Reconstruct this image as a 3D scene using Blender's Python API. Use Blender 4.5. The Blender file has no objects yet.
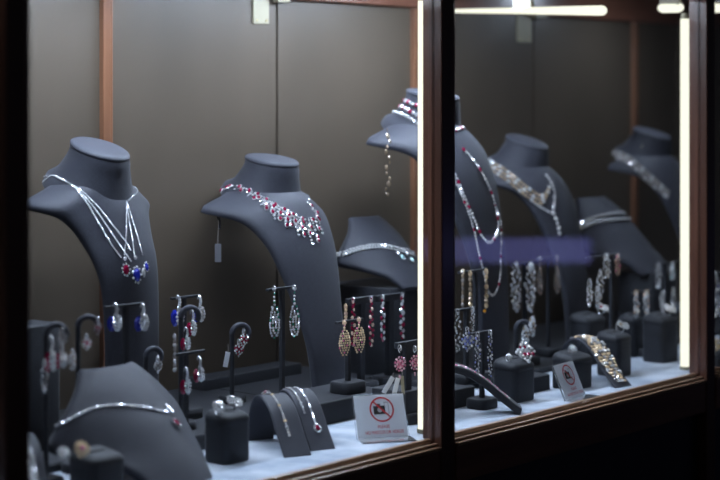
import bpy, bmesh, math, random
from mathutils import Vector, Matrix
from mathutils.bvhtree import BVHTree

random.seed(7)
S = bpy.context.scene
COL = S.collection

# ------------------------------------------------------------------ camera
# world: X runs along the shop front, Y goes into the case, Z up. Front glass is Y=0.
SHELF = 0.90                    # top of the display shelf
EYE = SHELF + 0.5013
CAM = Vector((-1.193, -1.529, EYE))
FWD = Vector((0.76, 0.65, 0.0)).normalized()
RGT = Vector((FWD.y, -FWD.x, 0.0))
FPX = 1700.0
HORIZON = 97.0
cam_data = bpy.data.cameras.new('camera')
cam = bpy.data.objects.new('camera', cam_data)
COL.objects.link(cam)
cam.location = CAM
cam.rotation_euler = FWD.to_track_quat('-Z', 'Y').to_euler()
cam_data.sensor_width = 36.0
cam_data.lens = 36.0 * FPX / 720.0
cam_data.shift_y = -(240.0 - HORIZON) / 720.0
cam_data.clip_start = 0.05
cam_data.dof.use_dof = True
cam_data.dof.focus_distance = 2.66
cam_data.dof.aperture_fstop = 3.0
S.camera = cam

# ------------------------------------------------------------------ world, exposure
w = bpy.data.worlds.new('World')
S.world = w
w.use_nodes = True
w.node_tree.nodes['Background'].inputs[0].default_value = (0.55, 0.6, 0.8, 1)
w.node_tree.nodes['Background'].inputs[1].default_value = 0.02
S.view_settings.view_transform = 'Standard'
S.view_settings.look = 'None'
S.view_settings.gamma = 1.0
S.view_settings.use_curve_mapping = False
S.view_settings.exposure = 0.0
TUBE_POWER = 1.35          # warm upright tubes behind the posts
FRONT_FILL_POWER = 6.5          # added cool strips above the front glass, brighten the jewellery
STRIP_POWER = 102.0         # cool strips under the case ceiling

# ------------------------------------------------------------------ helpers
def at(px, Y, py=None):
    """world X (and Z) of the point seen at px,py on the vertical plane Y."""
    k = (px - 360.0) / FPX
    d = FWD + RGT * k
    t = (Y - CAM.y) / d.y
    z = EYE - ((py if py is not None else HORIZON) - HORIZON) / FPX * t
    return Vector((CAM.x + d.x * t, Y, z))

def onfloor(px, py, h=0.0):
    t = FPX * (EYE - SHELF - h) / (py - HORIZON)
    d = FWD + RGT * ((px - 360.0) / FPX)
    return Vector((CAM.x + d.x * t, CAM.y + d.y * t, SHELF + h))

def ray(px, py):
    return (FWD + RGT * ((px - 360.0) / FPX) - Vector((0, 0, 1)) * ((py - HORIZON) / FPX)).normalized()

class MB:
    def __init__(self):
        self.v = []; self.f = []; self.m = []; self.s = []
    def add(self, verts, faces, mat=0, smooth=False):
        o = len(self.v)
        self.v += [Vector(p) for p in verts]
        for f in faces:
            self.f.append([i + o for i in f]); self.m.append(mat); self.s.append(smooth)
    def box(self, lo, hi, mat=0):
        x0, y0, z0 = lo; x1, y1, z1 = hi
        self.add([(x0,y0,z0),(x1,y0,z0),(x1,y1,z0),(x0,y1,z0),(x0,y0,z1),(x1,y0,z1),(x1,y1,z1),(x0,y1,z1)],
                 [(0,3,2,1),(4,5,6,7),(0,1,5,4),(1,2,6,5),(2,3,7,6),(3,0,4,7)], mat)
    def loft(self, rings, mat=0, smooth=True, cap0=True, cap1=True):
        n = len(rings[0]); vs = [p for r in rings for p in r]; fs = []
        for i in range(len(rings) - 1):
            for j in range(n):
                a = i*n + j; b = i*n + (j+1) % n
                fs.append((a, b, b+n, a+n))
        self.add(vs, fs, mat, smooth)
        if cap0: self.add(rings[0], [tuple(range(n-1, -1, -1))], mat, False)
        if cap1: self.add(rings[-1], [tuple(range(n))], mat, False)
    def tube(self, pts, r, n=6, mat=0, r1=None):
        pts = [Vector(p) for p in pts]; rings = []
        prev = None
        for i, p in enumerate(pts):
            t = (pts[min(i+1, len(pts)-1)] - pts[max(i-1, 0)]).normalized()
            if prev is None:
                a = t.orthogonal().normalized()
            else:
                a = (prev - t * prev.dot(t)); a = a.normalized() if a.length > 1e-6 else t.orthogonal().normalized()
            prev = a; b = t.cross(a)
            rr = r if r1 is None else r + (r1 - r) * i / max(1, len(pts)-1)
            rings.append([p + (a*math.cos(2*math.pi*j/n) + b*math.sin(2*math.pi*j/n))*rr for j in range(n)])
        self.loft(rings, mat)
    def ring(self, c, nrm, R, r, mat=0, n=16, m=6, a0=0.0, a1=2*math.pi, up=None):
        nrm = Vector(nrm).normalized()
        a = (Vector(up) if up is not None else nrm.orthogonal()); a = (a - nrm*a.dot(nrm)).normalized(); b = nrm.cross(a)
        pts = [Vector(c) + (a*math.cos(a0+(a1-a0)*i/n) + b*math.sin(a0+(a1-a0)*i/n))*R for i in range(n+1)]
        self.tube(pts, r, m, mat)
    def gem(self, p, nrm, r, mat=0, sy=1.0, up=None, jit=0.25, n=8):
        nrm = (Vector(nrm) + Vector((random.uniform(-jit,jit), random.uniform(-jit,jit), random.uniform(-jit,jit)))).normalized()
        up = Vector(up) if up is not None else Vector((0, 0, 1))
        b = up - nrm*up.dot(nrm)
        b = b.normalized() if b.length > 1e-4 else nrm.orthogonal().normalized()
        a = b.cross(nrm); p = Vector(p)
        vs = []
        for j in range(n):
            t = 2*math.pi*(j+.5)/n
            vs.append(p + (a*math.cos(t) + b*math.sin(t)*sy)*r)
        for j in range(n):
            t = 2*math.pi*j/n
            vs.append(p + (a*math.cos(t) + b*math.sin(t)*sy)*r*.55 + nrm*r*.42)
        vs.append(p - nrm*r*.5)
        fs = [tuple(range(n, 2*n))]
        for j in range(n):
            k = (j+1) % n
            fs.append((j, k, n+k)); fs.append((j, n+k, n+j)); fs.append((k, j, 2*n))
        self.add(vs, fs, mat)
    def build(self, name, mats, parent=None, origin=None, kind=None):
        origin = Vector(origin) if origin is not None else Vector((0,0,0))
        me = bpy.data.meshes.new(name)
        me.from_pydata([tuple(p - origin) for p in self.v], [], self.f)
        if not isinstance(mats, (list, tuple)): mats = [mats]
        for m in mats: me.materials.append(M[m])
        me.polygons.foreach_set('material_index', self.m)
        me.polygons.foreach_set('use_smooth', self.s)
        me.update()
        ob = bpy.data.objects.new(name, me); COL.objects.link(ob)
        if parent is not None: ob.parent = parent
        else: ob.location = origin
        if kind: ob['kind'] = kind
        return ob

def thing(name, label, cat, loc, group=None):
    o = bpy.data.objects.new(name, None); COL.objects.link(o)
    o.location = loc; o.empty_display_size = .02
    o['label'] = label; o['category'] = cat
    if group: o['group'] = group
    return o

def structure(o, label, cat=None):
    o['kind'] = 'structure'; o['label'] = label
    if cat: o['category'] = cat
    return o

def bevel(ob, w, seg=2):
    m = ob.modifiers.new('bevel', 'BEVEL'); m.width = w; m.segments = seg; m.limit_method = 'ANGLE'
    for p in ob.data.polygons: p.use_smooth = False
    return ob

# ------------------------------------------------------------------ materials
M = {}
def mat(name, col, rough=.5, metal=0.0, spec=.5, **k):
    m = bpy.data.materials.new(name); m.use_nodes = True
    nt = m.node_tree; b = nt.nodes['Principled BSDF']
    b.inputs['Base Color'].default_value = (*col, 1); b.inputs['Roughness'].default_value = rough
    b.inputs['Metallic'].default_value = metal; b.inputs['Specular IOR Level'].default_value = spec
    for q, v in k.items(): b.inputs[q.replace('_', ' ')].default_value = v
    M[name] = m
    return m, nt, b
def noise_col(nt, b, c0, c1, scale, detail=4, stretch=(1,1,1), bump=0.0, bscale=None, lo=.35, hi=.65):
    tc = nt.nodes.new('ShaderNodeTexCoord'); mp = nt.nodes.new('ShaderNodeMapping')
    mp.inputs['Scale'].default_value = stretch
    nt.links.new(tc.outputs['Object'], mp.inputs['Vector'])
    n = nt.nodes.new('ShaderNodeTexNoise'); n.inputs['Scale'].default_value = scale; n.inputs['Detail'].default_value = detail
    nt.links.new(mp.outputs[0], n.inputs['Vector'])
    r = nt.nodes.new('ShaderNodeValToRGB')
    r.color_ramp.elements[0].position = lo; r.color_ramp.elements[1].position = hi
    r.color_ramp.elements[0].color = (*c0, 1); r.color_ramp.elements[1].color = (*c1, 1)
    nt.links.new(n.outputs['Fac'], r.inputs[0]); nt.links.new(r.outputs[0], b.inputs['Base Color'])
    if bump:
        n2 = nt.nodes.new('ShaderNodeTexNoise'); n2.inputs['Scale'].default_value = bscale or scale
        n2.inputs['Detail'].default_value = 3
        nt.links.new(mp.outputs[0], n2.inputs['Vector'])
        bp = nt.nodes.new('ShaderNodeBump'); bp.inputs['Strength'].default_value = bump; bp.inputs['Distance'].default_value = .001
        nt.links.new(n2.outputs['Fac'], bp.inputs['Height']); nt.links.new(bp.outputs[0], b.inputs['Normal'])

_, nt, b = mat('slate_fabric', (.07,.075,.1), .58, spec=.32, Sheen_Weight=.08)
noise_col(nt, b, (.033,.034,.046), (.045,.047,.062), 500, 3, bump=.35, bscale=900)
_, nt, b = mat('charcoal_fabric', (.03,.032,.042), .6, spec=.35, Sheen_Weight=.1)
noise_col(nt, b, (.014,.015,.020), (.020,.022,.029), 400, 3, bump=.3, bscale=900)
_, nt, b = mat('panel', (.2,.18,.16), .42, spec=.45)
noise_col(nt, b, (.076,.058,.042), (.093,.071,.052), 6, 6, (1, 1, .35), bump=.08, bscale=300)
_, nt, b = mat('panel_edge', (.02,.02,.025), .5)
_, nt, b = mat('wood', (.1,.04,.025), .3, spec=.5, Coat_Weight=.3, Coat_Roughness=.15)
noise_col(nt, b, (.062,.024,.015), (.125,.050,.030), 30, 6, (1, 1, .06), bump=.05, bscale=60)
_, nt, b = mat('wood_light', (.3,.14,.075), .3, spec=.5)
noise_col(nt, b, (.15,.064,.034), (.25,.115,.062), 30, 6, (1, 1, .06), bump=.05, bscale=60)
_, nt, b = mat('wood_rail', (.1,.04,.025), .3, spec=.5, Coat_Weight=.3, Coat_Roughness=.15)
noise_col(nt, b, (.13,.052,.032), (.23,.098,.06), 30, 6, (.06, 1, 1), bump=.05, bscale=60)
_, nt, b = mat('wood_bead', (.34,.2,.12), .28, spec=.6)  # highlight along the beads is put into this paler wood colour
noise_col(nt, b, (.30,.17,.10), (.42,.25,.15), 30, 6, (.06, 1, 1))
mat('groove', (.008,.006,.006), .6)
_, nt, b = mat('navy_panel', (.012,.013,.022), .5)
noise_col(nt, b, (.010,.011,.018), (.016,.018,.028), 12, 4)
_, nt, b = mat('shelf_cloth', (.6,.65,.75), .75, spec=.2)
noise_col(nt, b, (.31,.36,.44), (.54,.58,.65), 16, 6, bump=.25, bscale=500)
mat('alu', (.55,.56,.6), .3, 1.0)
mat('ivory', (.36,.32,.22), .45)
mat('brass', (.7,.55,.3), .3, 1.0)
mat('diamond', (.97,.98,1.0), .09, .60, spec=1.0)
mat('silver', (.91,.92,.95), .14, .68, spec=.8)
mat('gold', (.92,.68,.42), .2, .35, spec=.9)
mat('rosegold', (.88,.60,.46), .2, .35, spec=.8)
mat('ruby', (.27,.006,.045), .08, .15, spec=1.0)
mat('sapphire', (.02,.03,.38), .08, .15, spec=1.0)
mat('pale_sapphire', (.30,.34,.70), .08, .2, spec=1.0)
mat('emerald', (.03,.22,.15), .08, .2, spec=1.0)
mat('aqua', (.35,.62,.62), .08, .25, spec=1.0)
mat('pink', (.75,.22,.36), .08, .2, spec=1.0)
mat('pale_pink', (.85,.48,.58), .1, .2, spec=1.0)
mat('champagne', (.46,.35,.25), .1, .35, spec=1.0)
mat('amber', (.9,.36,.03), .1, .1, spec=1.0)
mat('onyx', (.02,.02,.028), .1, .1, spec=.8)
mat('smoke', (.42,.38,.36), .12, .4, spec=1.0)
_, nt, b = mat('paper', (.93,.94,.96), .6)
tl = nt.nodes.new('ShaderNodeBsdfTranslucent'); tl.inputs[0].default_value = (.95, .96, .98, 1)
mx = nt.nodes.new('ShaderNodeMixShader'); mx.inputs[0].default_value = .62
nt.links.new(b.outputs[0], mx.inputs[1]); nt.links.new(tl.outputs[0], mx.inputs[2]); nt.links.new(mx.outputs[0], nt.nodes['Material Output'].inputs[0])
mat('sign_red', (.62,.03,.04), .5)
mat('sign_black', (.02,.02,.02), .5)
mat('sign_grey', (.5,.5,.52), .5)
mat('tag_grey', (.16,.16,.18), .5)
mat('tag_white', (.8,.82,.86), .5)
_, nt, b = mat('acrylic', (.93,.95,.97), .05, spec=.6, Transmission_Weight=.9)
_, nt, b = mat('aisle_floor', (.05,.045,.045), .35)
noise_col(nt, b, (.045,.04,.04), (.06,.055,.055), 5, 4)
def emis(name, col, power):
    m = bpy.data.materials.new(name); m.use_nodes = True
    nt = m.node_tree; nt.nodes.clear()
    e = nt.nodes.new('ShaderNodeEmission'); o = nt.nodes.new('ShaderNodeOutputMaterial')
    e.inputs[0].default_value = (*col, 1); e.inputs[1].default_value = power
    nt.links.new(e.outputs[0], o.inputs[0]); M[name] = m
emis('tube_glow', (1.0, .98, .80), TUBE_POWER)
emis('strip_glow', (.68, .81, 1.0), STRIP_POWER)
emis('front_glow', (.85, .92, 1.0), FRONT_FILL_POWER)
emis('blue_neon', (.20, .21, .62), 2.2)
def glass():
    m = bpy.data.materials.new('window_glass'); m.use_nodes = True
    nt = m.node_tree; nt.nodes.clear()
    g = nt.nodes.new('ShaderNodeNewGeometry'); dot = nt.nodes.new('ShaderNodeVectorMath'); dot.operation = 'DOT_PRODUCT'
    nt.links.new(g.outputs['Incoming'], dot.inputs[0]); nt.links.new(g.outputs['Normal'], dot.inputs[1])
    def math_(op, a, bval=None, b=None):
        n = nt.nodes.new('ShaderNodeMath'); n.operation = op
        if isinstance(a, (int, float)): n.inputs[0].default_value = a
        else: nt.links.new(a, n.inputs[0])
        if b is not None: nt.links.new(b, n.inputs[1])
        elif bval is not None: n.inputs[1].default_value = bval
        return n.outputs[0]
    c = math_('ABSOLUTE', dot.outputs['Value'])
    p = math_('POWER', math_('SUBTRACT', 1.0, b=c), 5.0)
    fr = math_('ADD', math_('MULTIPLY', p, .96), .04)
    t = nt.nodes.new('ShaderNodeBsdfTransparent'); t.inputs[0].default_value = (.97, .98, .985, 1)
    gl = nt.nodes.new('ShaderNodeBsdfGlossy'); gl.inputs['Roughness'].default_value = .02
    mx = nt.nodes.new('ShaderNodeMixShader'); o = nt.nodes.new('ShaderNodeOutputMaterial')
    nt.links.new(fr, mx.inputs[0]); nt.links.new(t.outputs[0], mx.inputs[1]); nt.links.new(gl.outputs[0], mx.inputs[2])
    nt.links.new(mx.outputs[0], o.inputs[0]); M['window_glass'] = m
glass()

# ------------------------------------------------------------------ the case
X0, X1 = -0.75, 3.0
YB = 0.57
CEIL = SHELF + .735
BAY = .7775
POSTX = [-.006, BAY, 2*BAY, 3*BAY]
HEAD = at(455.8, YB, 10.8).z            # underside of the header on the back wall

def boxob(name, lo, hi, m, parent=None, bev=0):
    mb = MB(); c = [(lo[i]+hi[i])/2 for i in range(3)]
    if parent is None:
        mb.box(lo, hi); o = mb.build(name, m, None, c)
    else:
        mb.box(lo, hi); o = mb.build(name, m, parent, parent.location)
    if bev: bevel(o, bev)
    return o

fl = structure(boxob('floor', (-3, -4.2, -.05), (6.5, 1.2, 0), 'aisle_floor'), 'dark polished aisle floor in front of the case')
shelf = structure(boxob('display_shelf', (X0, .012, SHELF-.03), (X1, YB, SHELF), 'shelf_cloth'), 'pale blue white display shelf under the jewellery')
ceil = structure(boxob('ceiling', (X0, -.03, CEIL), (X1, YB+.04, CEIL+.03), 'wood_rail'), 'brown wooden ceiling of the display case')
# back wall
wb = structure(boxob('wall_back', (X0, YB+.012, 0), (X1, YB+.04, CEIL), 'panel_edge'), 'grey taupe back wall made of tall panels')
trims = [at(105, YB).x, at(414, YB).x, at(633.5, YB).x]
step = (trims[2]-trims[0])/2
seams = [at(277, YB).x, at(533.5, YB).x]
edges = [X0+.01, trims[0]-step, trims[0], seams[0], trims[1], seams[1], trims[2], trims[2]+.42, X1-.01]
for i in range(len(edges)-1):
    g = .0028
    boxob('panel', (edges[i]+g, YB, SHELF), (edges[i+1]-g, YB+.012, HEAD+.02), 'panel', wb)
hd = structure(boxob('trim_1', (X0, YB-.014, HEAD), (X1, YB+.012, CEIL), 'wood_rail', None, .003), 'brown wooden header above the back panels')
n = 2
for x in [trims[0]-step] + trims + [trims[2]+step]:
    mb = MB()
    mb.box((x-.0115, YB-.010, SHELF), (x+.004, YB+.004, HEAD)); mb.box((x+.006, YB-.007, SHELF), (x+.0115, YB+.004, HEAD))
    t = structure(mb.build('trim_%d' % n, 'wood_light', None, (x, YB, SHELF)), 'slim reddish brown wooden upright on the back wall'); bevel(t, .0015); n += 1
wl = structure(boxob('wall_left', (X0-.03, 0, 0), (X0, YB, CEIL), 'panel'), 'grey end wall of the case on the left')
wr = structure(boxob('wall_right', (X1, 0, 0), (X1+.03, YB, CEIL), 'panel'), 'grey end wall of the case on the right')
wf = structure(boxob('wall_front', (X0, .004, 0), (X1, .03, SHELF-.03), 'navy_panel'), 'near black navy panel under the display window')
# front posts: two mouldings with a black groove between them
for i, x in enumerate(POSTX):
    mb = MB()
    mb.box((x-.019, -.016, 0), (x+.0105, .010, CEIL), 0)
    mb.box((x+.0105, -.008, 0), (x+.014, .008, CEIL), 1)
    mb.box((x+.014, -.012, 0), (x+.019, .010, CEIL), 2)
    t = structure(mb.build('trim_%d' % n, ['wood', 'groove', 'wood'], None, (x, 0, 0)), 'dark brown wooden post between two display windows'); bevel(t, .0018); n += 1
    mb = MB(); mb.box((x-.013, .010, SHELF), (x-.003, .024, CEIL)); mb.box((x+.003, .010, SHELF), (x+.013, .024, CEIL))
    o = mb.build('inner_post', 'wood', t, t.location); bevel(o, .001)
    mb = MB(); mb.box((x-.002, .010, SHELF), (x+.002, .022, CEIL))
    mb.build('metal_strip', 'alu', t, t.location)
bays = [(X0, POSTX[0]), (POSTX[0], POSTX[1]), (POSTX[1], POSTX[2]), (POSTX[2], POSTX[3]), (POSTX[3], X1)]
for i, (a, b_) in enumerate(bays):
    a += .019; b_ -= .019
    mb = MB(); mb.box((a, -.003, SHELF-.004), (b_, .003, CEIL-.005))
    wn = structure(mb.build('window_%d' % (i+1), 'window_glass', None, ((a+b_)/2, 0, SHELF)), 'clear glass pane of the display case between wooden posts')
    mb = MB(); mb.box((a, -.014, SHELF-.066), (b_, .012, SHELF-.012))
    r = mb.build('bottom_rail', 'wood_rail', wn, wn.location); bevel(r, .002)
    mb = MB(); mb.box((a, -.0165, SHELF-.012), (b_, .012, SHELF-.0065)); mb.box((a, -.010, SHELF-.0065), (b_, -.003, SHELF-.002))
    r = mb.build('glazing_bead', 'wood_bead', wn, wn.location); bevel(r, .0016)
    mb = MB(); mb.box((a, .004, SHELF-.004), (b_, .012, SHELF+.003))
    r = mb.build('inner_bead', 'wood_bead', wn, wn.location); bevel(r, .0015)

# dark low platforms that cover the rear of the shelf
PLAT = [(-.55, at(309, .30).x, .256, .012), (at(309, .30).x, 1.09, .385, .012), (1.10, 2.25, .222, .010)]
def plat(x, y):
    for x0, x1, y0, h in PLAT:
        if x0 < x < x1 and y > y0: return h
    return 0.0
for (x0, x1, y0, h), lab in zip(PLAT, ('low black platform under the rear stands of the left case', 'low black board behind the foot of the ruby necklace bust', 'low black platform under the rear stands of the right case')):
    t = thing('display_platform', lab, 'platform', ((x0+x1)/2, (y0+YB)/2, SHELF))
    boxob('board', (x0, y0, SHELF), (x1, YB-.012, SHELF+h-.001), 'charcoal_fabric', t, .002)
    boxob('cloth_top', (x0+.002, y0+.002, SHELF+h-.001), (x1-.002, YB-.014, SHELF+h), 'charcoal_fabric', t)

# ------------------------------------------------------------------ lamps of the case and added strips
def upright_tube(x, label):
    t = thing('tube_lamp', label, 'lamp', (x, .05, SHELF), 'upright tube lamps behind the front posts')
    mb = MB(); mb.tube([(x, .05, SHELF+.004), (x, .05, SHELF+.645)], .0085, 14)
    mb.build('tube', 'tube_glow', t, t.location)
    for z0, z1, r in ((0, .006, .010), (.643, .656, .0075)):
        mb = MB(); mb.tube([(x, .05, SHELF+z0), (x, .05, SHELF+z1)], r, 14); mb.build('end_cap', 'ivory', t, t.location)
upright_tube(at(423.5, .05).x, 'glowing upright tube lamp at the left side of the middle post')
upright_tube(at(685, .05).x, 'glowing upright tube lamp beside the right-hand post')
def cross_tube(p0, p1, r0, r1, label):
    p0 = Vector(p0); p1 = Vector(p1)
    t = thing('ceiling_tube_lamp', label, 'lamp', (p0+p1)/2)
    d = (p1-p0).normalized(); mb = MB()
    pts = [p0]; rs = [r0]
    rings = []
    a = d.orthogonal().normalized(); b_ = d.cross(a)
    L = (p1-p0).length
    for s in [0, .002, .006, .012] + [L*.5] + [L-.012, L-.006, L-.002, L]:
        rr = r0 + (r1-r0)*s/L
        e = min(s, L-s); q = min(1, e/.012); rr *= math.sqrt(max(.05, 1-(1-q)**2))
        rings.append([p0+d*s+(a*math.cos(j*math.pi/6)+b_*math.sin(j*math.pi/6))*rr for j in range(12)])
    mb.loft(rings); mb.build('tube', 'tube_glow', t, t.location)
    mb = MB(); m_ = (p0+p1)/2; mb.box((m_.x-.006, m_.y-.02, m_.z), (m_.x+.006, m_.y+.02, CEIL)); mb.build('bracket', 'ivory', t, t.location)
pa = at(450, .52, 11); pb = at(606, .10, 10.5)
cross_tube(pa, pb, .0035, .0095, 'long glowing tube lamp under the ceiling of the right-hand case')
cross_tube(at(658, .115, 8), at(683.5, .062, 7.5), .0095, .0095, 'short horizontal tube lamp at the top of the right-hand upright tube')
cross_tube((pa.x-BAY, pa.y, pa.z), (pb.x-BAY, pb.y, pb.z), .0035, .0095, 'tube lamp under the ceiling of the left-hand case')
cross_tube(at(710, .115, 8), at(737, .062, 7.5), .0095, .0095, 'short tube lamp at the top edge right of the right-hand post')
SY = .36
def strip(x0, x1, label, SY=SY, glow='strip_glow', lip=0):
    t = thing('strip_light', label, 'lamp', ((x0+x1)/2, SY, CEIL), 'cool strip lights under the case ceiling')
    boxob('housing', (x0-.01, SY-.025, CEIL-.008), (x1+.01, SY+.025, CEIL), 'alu', t)
    if lip: boxob('shade_lip', (x0-.01, SY+.022, CEIL-lip), (x1+.01, SY+.025, CEIL-.008), 'alu', t)  # lip added out of view to keep front strip light off the back wall
    boxob('diffuser', (x0, SY-.02, CEIL-.011), (x1, SY+.02, CEIL-.008), glow, t)
for i, (a, b_) in enumerate([(.18, .72), (.84, 1.44), (2.02, 2.09)]):
    strip(a, b_, ['cool white strip light under the ceiling of the left-hand case',
                  'cool white strip light under the ceiling of the right-hand case', 'cool white strip light under the ceiling past the right-hand post'][i])  # third, short strip is added out of view to brighten the far right bust

for i, (a, b_) in enumerate([(-.62, -.1), (.06, .72), (.84, 1.5), (1.62, 2.28)]):  # front strips added out of sight to brighten jewellery and bust fronts
    strip(a, b_, ['slim strip light over the front glass beyond the left post', 'slim strip light over the front glass of the left-hand case',
                  'slim strip light over the front glass of the right-hand case', 'slim strip light over the front glass past the right-hand post'][i], .045, 'front_glow', .052)

# latches on the back panels
for px, p0, p1, yb, lab in ((277, 253, 268.5, 23.5, 'ivory latch plate at the top of the left-hand panel seam'), (535, 517, 531, 42, 'ivory latch plate at the top of the right-hand panel seam')):
    a = at(p0, YB-.002, yb); c = at(p1, YB-.002, yb)
    t = thing('panel_latch', lab, 'latch', ((a.x+c.x)/2, YB, a.z))
    o = boxob('plate', (a.x, YB-.004, a.z), (c.x, YB, HEAD+.012), 'ivory', t, .001)
    for q in (.2, .8):
        mb = MB(); mb.tube([((a.x*q+c.x*(1-q)), YB-.0055, a.z+.006), ((a.x*q+c.x*(1-q)), YB-.003, a.z+.006)], .0018, 8)
        mb.build('screw', 'brass', o, t.location)
    e = at(px-6, YB, 20); e2 = at(px+6, YB, 20)
    boxob('hinge', (e.x, YB-.018, HEAD-.006), (e2.x, YB-.004, HEAD+.008), 'ivory', t, .002)

# counter with a blue lit edge across the aisle; the right-hand pane mirrors it
ct = thing('aisle_counter', 'small dark kiosk with a blue lit edge mirrored in the right-hand pane', 'counter', (3.95-.125, -1.95-.142, 0))
ct.rotation_euler.z = math.atan2(.76, .65)
def local_box(name, lo, hi, m):
    mb = MB(); mb.box(lo, hi); return mb.build(name, m, ct)
local_box('body', (-.27, -.02, 0), (.25, .40, .84), 'navy_panel')
local_box('lit_edge', (-.29, -.04, .84), (.27, .42, .925), 'blue_neon')
local_box('top', (-.30, -.05, .925), (.28, .43, .95), 'groove')

# ------------------------------------------------------------------ necklace busts
def catmull(rows, sub):
    out = []
    n = len(rows)
    for i in range(n-1):
        p0 = rows[max(i-1, 0)]; p1 = rows[i]; p2 = rows[i+1]; p3 = rows[min(i+2, n-1)]
        for s in range(sub):
            t = s/sub
            out.append([.5*((2*b)+(-a+c)*t+(2*a-5*b+4*c-d)*t*t+(-a+3*b-3*c+d)*t**3) for a, b, c, d in zip(p0, p1, p2, p3)])
    out.append(list(rows[-1]))
    return out

CHEST = [(-.068,.316,.060,0,.004), (-.054,.329,.105,0,.012), (-.029,.335,.135,.005,.020), (.046,.318,.107,.020,.022), (.081,.280,.088,.020,.016),
         (.100,.236,.076,.016,.010), (.118,.166,.059,.010,.006), (.132,.093,.046,.005,0), (.138,.030,.040,.004,0), (.138,0,.040,.004,0)]
CHEST_A = [(-.068,.316,.060,0,.004), (-.054,.329,.102,0,.014), (-.029,.335,.130,.006,.024), (.024,.322,.114,.020,.024), (.045,.296,.093,.024,.018),
           (.061,.262,.079,.022,.012), (.075,.226,.070,.018,.006), (.082,.180,.063,.014,0), (.084,.100,.060,.012,0), (.084,0,.059,.012,0)]
LOW = [(-.006,.139,.048,.016,.0), (.004,.136,.054,.018,.001), (.032,.115,.076,.030,.003), (.060,.090,.106,.052,.010), (.080,.072,.124,.072,.024), (.101,.050,.104,.056,.012),
       (.122,.028,.074,.028,.0), (.138,.009,.058,.012,0), (.145,.0,.054,.009,0)]

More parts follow.
